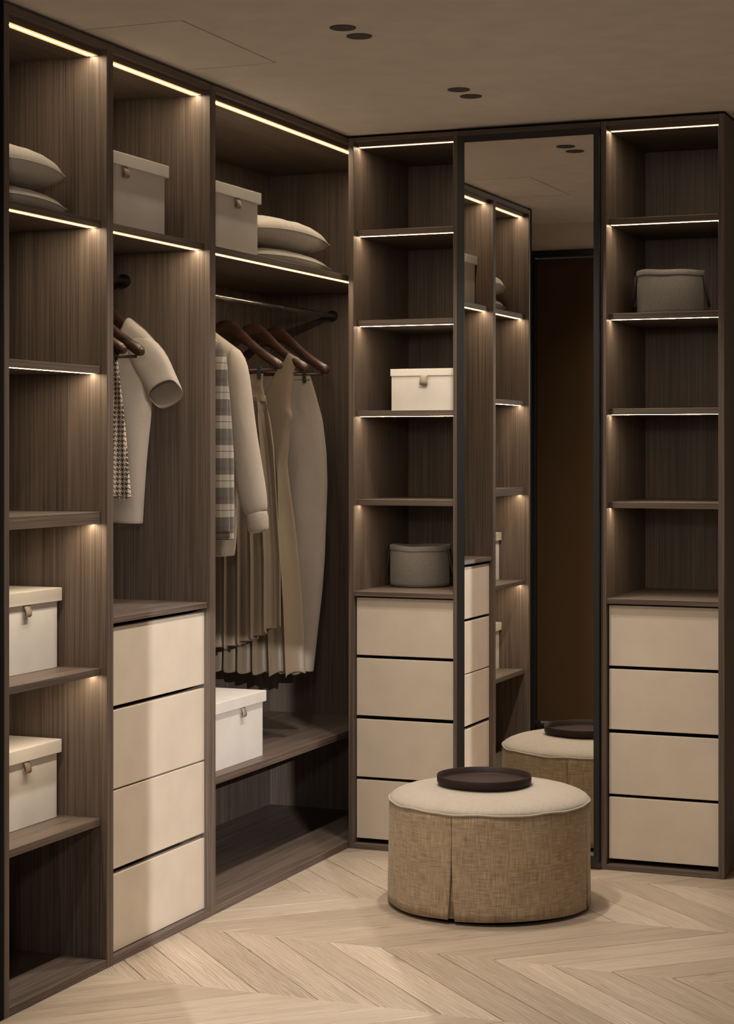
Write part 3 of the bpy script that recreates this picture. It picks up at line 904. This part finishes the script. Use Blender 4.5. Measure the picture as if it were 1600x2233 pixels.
for s_ in (1, -1):
    q = lambda x: HC + s_ * (x - HC)
    pts = [(q(0.1400), -0.190, 0.010, 0.012, Y4 - 0.002), (q(0.1510), -0.205, 0.026, 0.024, Y4 - 0.005), (q(0.1610), -0.245, 0.037, 0.032, Y4 - 0.010), (q(0.1680), -0.31, 0.043, 0.034, Y4 - 0.014), (q(0.1800), -0.42, 0.0455, 0.035, Y4 - 0.017), (q(0.2000), -0.54, 0.0465, 0.034, Y4 - 0.018), (q(0.2140), -0.63, 0.050, 0.034, Y4 - 0.018), (q(0.2260), -0.69, 0.0465, 0.033, Y4 - 0.018), (q(0.2340), -0.715, 0.038, 0.029, Y4 - 0.018), (q(0.2360), -0.721, 0.032, 0.024, Y4 - 0.018)]
    sl = tube_sleeve('sleeve', 'sweater_cloth', t, pts)
    pts = [(q(0.2360), -0.714, 0.0335, 0.026, Y4 - 0.018), (q(0.2380), -0.733, 0.0365, 0.029, Y4 - 0.018), (q(0.2400), -0.756, 0.035, 0.027, Y4 - 0.018), (q(0.2410), -0.774, 0.0345, 0.025, Y4 - 0.018), (q(0.2415), -0.782, 0.029, 0.019, Y4 - 0.018), (q(0.2415), -0.776, 0.024, 0.014, Y4 - 0.018)]
    tube_sleeve('cuff', 'sweater_cloth', sl, pts)

# plaid shirt on hanger 5
t = thing('plaid_shirt', 'brown and cream plaid shirt partly hidden behind the wardrobe divider', 'shirt', (RX, Y5, RZ - 0.80), 'tops in the corner wardrobe')
pr = [(-0.12, 0.180), (-0.206, 0.185), (-0.247, 0.192), (-0.389, 0.208), (-0.537, 0.218), (-0.82, 0.217)]
sheet('shirt_body', 'plaid', t, Y5, prof_fn(mir(pr)), prof_fn(pr), lambda u: -0.800 - 0.010 * (1 - (2 * u - 1) ** 2), topS, lambda u, v, z: (0.0185 + 0.018 * sm((-0.2 - z) / 0.3)) * oval(u, 8, 0.5) * min(1, 0.15 + (1 - v) * 32), 40, 30, lambda u, v, z: (wr(u, v, 9, 0.003), 0))
for s_ in (1, -1):
    q = lambda x: HC + s_ * (x - HC)
    pts = [(q(0.128), -0.170, 0.014, 0.016, Y5 - 0.004), (q(0.146), -0.187, 0.032, 0.024, Y5 - 0.010), (q(0.158), -0.225, 0.042, 0.029, Y5 - 0.018), (q(0.161), -0.30, 0.0430, 0.030, Y5 - 0.023), (q(0.163), -0.45, 0.0420, 0.030, Y5 - 0.026), (q(0.166), -0.60, 0.0420, 0.028, Y5 - 0.026), (q(0.172), -0.80, 0.0420, 0.025, Y5 - 0.026)]
    tube_sleeve('sleeve', 'plaid', t, pts)

# short-sleeved top
t = thing('short_sleeved_top', 'cream short-sleeved top hanging above the beige drawers', 'shirt', (RX, YT, RZ - 0.737), 'clothes on the short rail')
pr = [(-0.12, 0.172), (-0.20, 0.172), (-0.25, 0.160), (-0.336, 0.146), (-0.40, 0.149), (-0.506, 0.1355), (-0.737, 0.1145)]
def topT(u):
    a = abs(2 * u - 1)
    return ip([(0, -0.190), (0.25, -0.178), (0.40, -0.148), (0.47, -0.118), (0.53, -0.121), (0.80, -0.160), (1.0, -0.200)], a)
sheet('top_body', 'shirt_cloth', t, YT, prof_fn(mir(pr)), prof_fn(pr), lambda u: -0.731 - 0.006 * abs(2 * u - 1), topT, lambda u, v, z: (0.0185 + 0.022 * sm((-0.22 - z) / 0.3)) * oval(u, 8, 0.5) * min(1, 0.15 + (1 - v) * 32), 48, 36, lambda u, v, z: (wr(u, v, 6, 0.006 * sm((-0.2 - z) / 0.2)), 0))
for s_ in (1, -1):
    q = lambda x: HC + s_ * (x - HC)
    pts = [(q(0.070), -0.190, 0.020, 0.016, YT), (q(0.100), -0.205, 0.042, 0.0220, YT), (q(0.131), -0.231, 0.0535, 0.0245, YT), (q(0.155), -0.266, 0.0555, 0.0240, YT - 0.001), (q(0.174), -0.300, 0.0530, 0.0205, YT - 0.002), (q(0.190), -0.328, 0.0515, 0.0215, YT - 0.003), (q(0.203), -0.353, 0.0500, 0.0225, YT - 0.004)]
    tube_sleeve('short_sleeve', 'shirt_cloth', t, pts, shear=1.5, flat=0.5, solid=0.003)

# houndstooth skirt
t = thing('houndstooth_skirt', 'black and cream houndstooth skirt clipped beside the left wardrobe divider', 'skirt', (RX, YA, RZ - 0.66), 'hanging skirts')
pr = [(-0.256, 0.163), (-0.40, 0.185), (-0.655, 0.209)]
sheet('skirt_body', 'houndstooth', t, YA, prof_fn(mir(pr)), prof_fn(pr), lambda u: -0.652 - 0.003 * math.sin(60 * u), lambda u: -0.256, lambda u, v, z: (0.006 + 0.022 * sm((-0.256 - z) / 0.3)) * oval(u, 3, 0.5), 60, 20, lambda u, v, z: (-0.006 * sm((-0.256 - z) / 0.1) * math.sin(2 * math.pi * 7 * u + 1.2), 0))
fr = MB()
for i in range(90):
    x = HC - 0.228 + 0.456 * i / 89
    z = -0.650
    yy = YA - 0.026 * oval((x - (HC - 0.231)) / 0.462, 3, 0.5)
    fr.tube([(RX + x, yy, RZ + z), (RX + x + random.uniform(-0.003, 0.003), yy + random.uniform(-0.002, 0.002), RZ + z - random.uniform(0.006, 0.013))], 0.0008, 4)
fo = fr.build('fringe', 'houndstooth', t)
fo['kind'] = 'stuff'
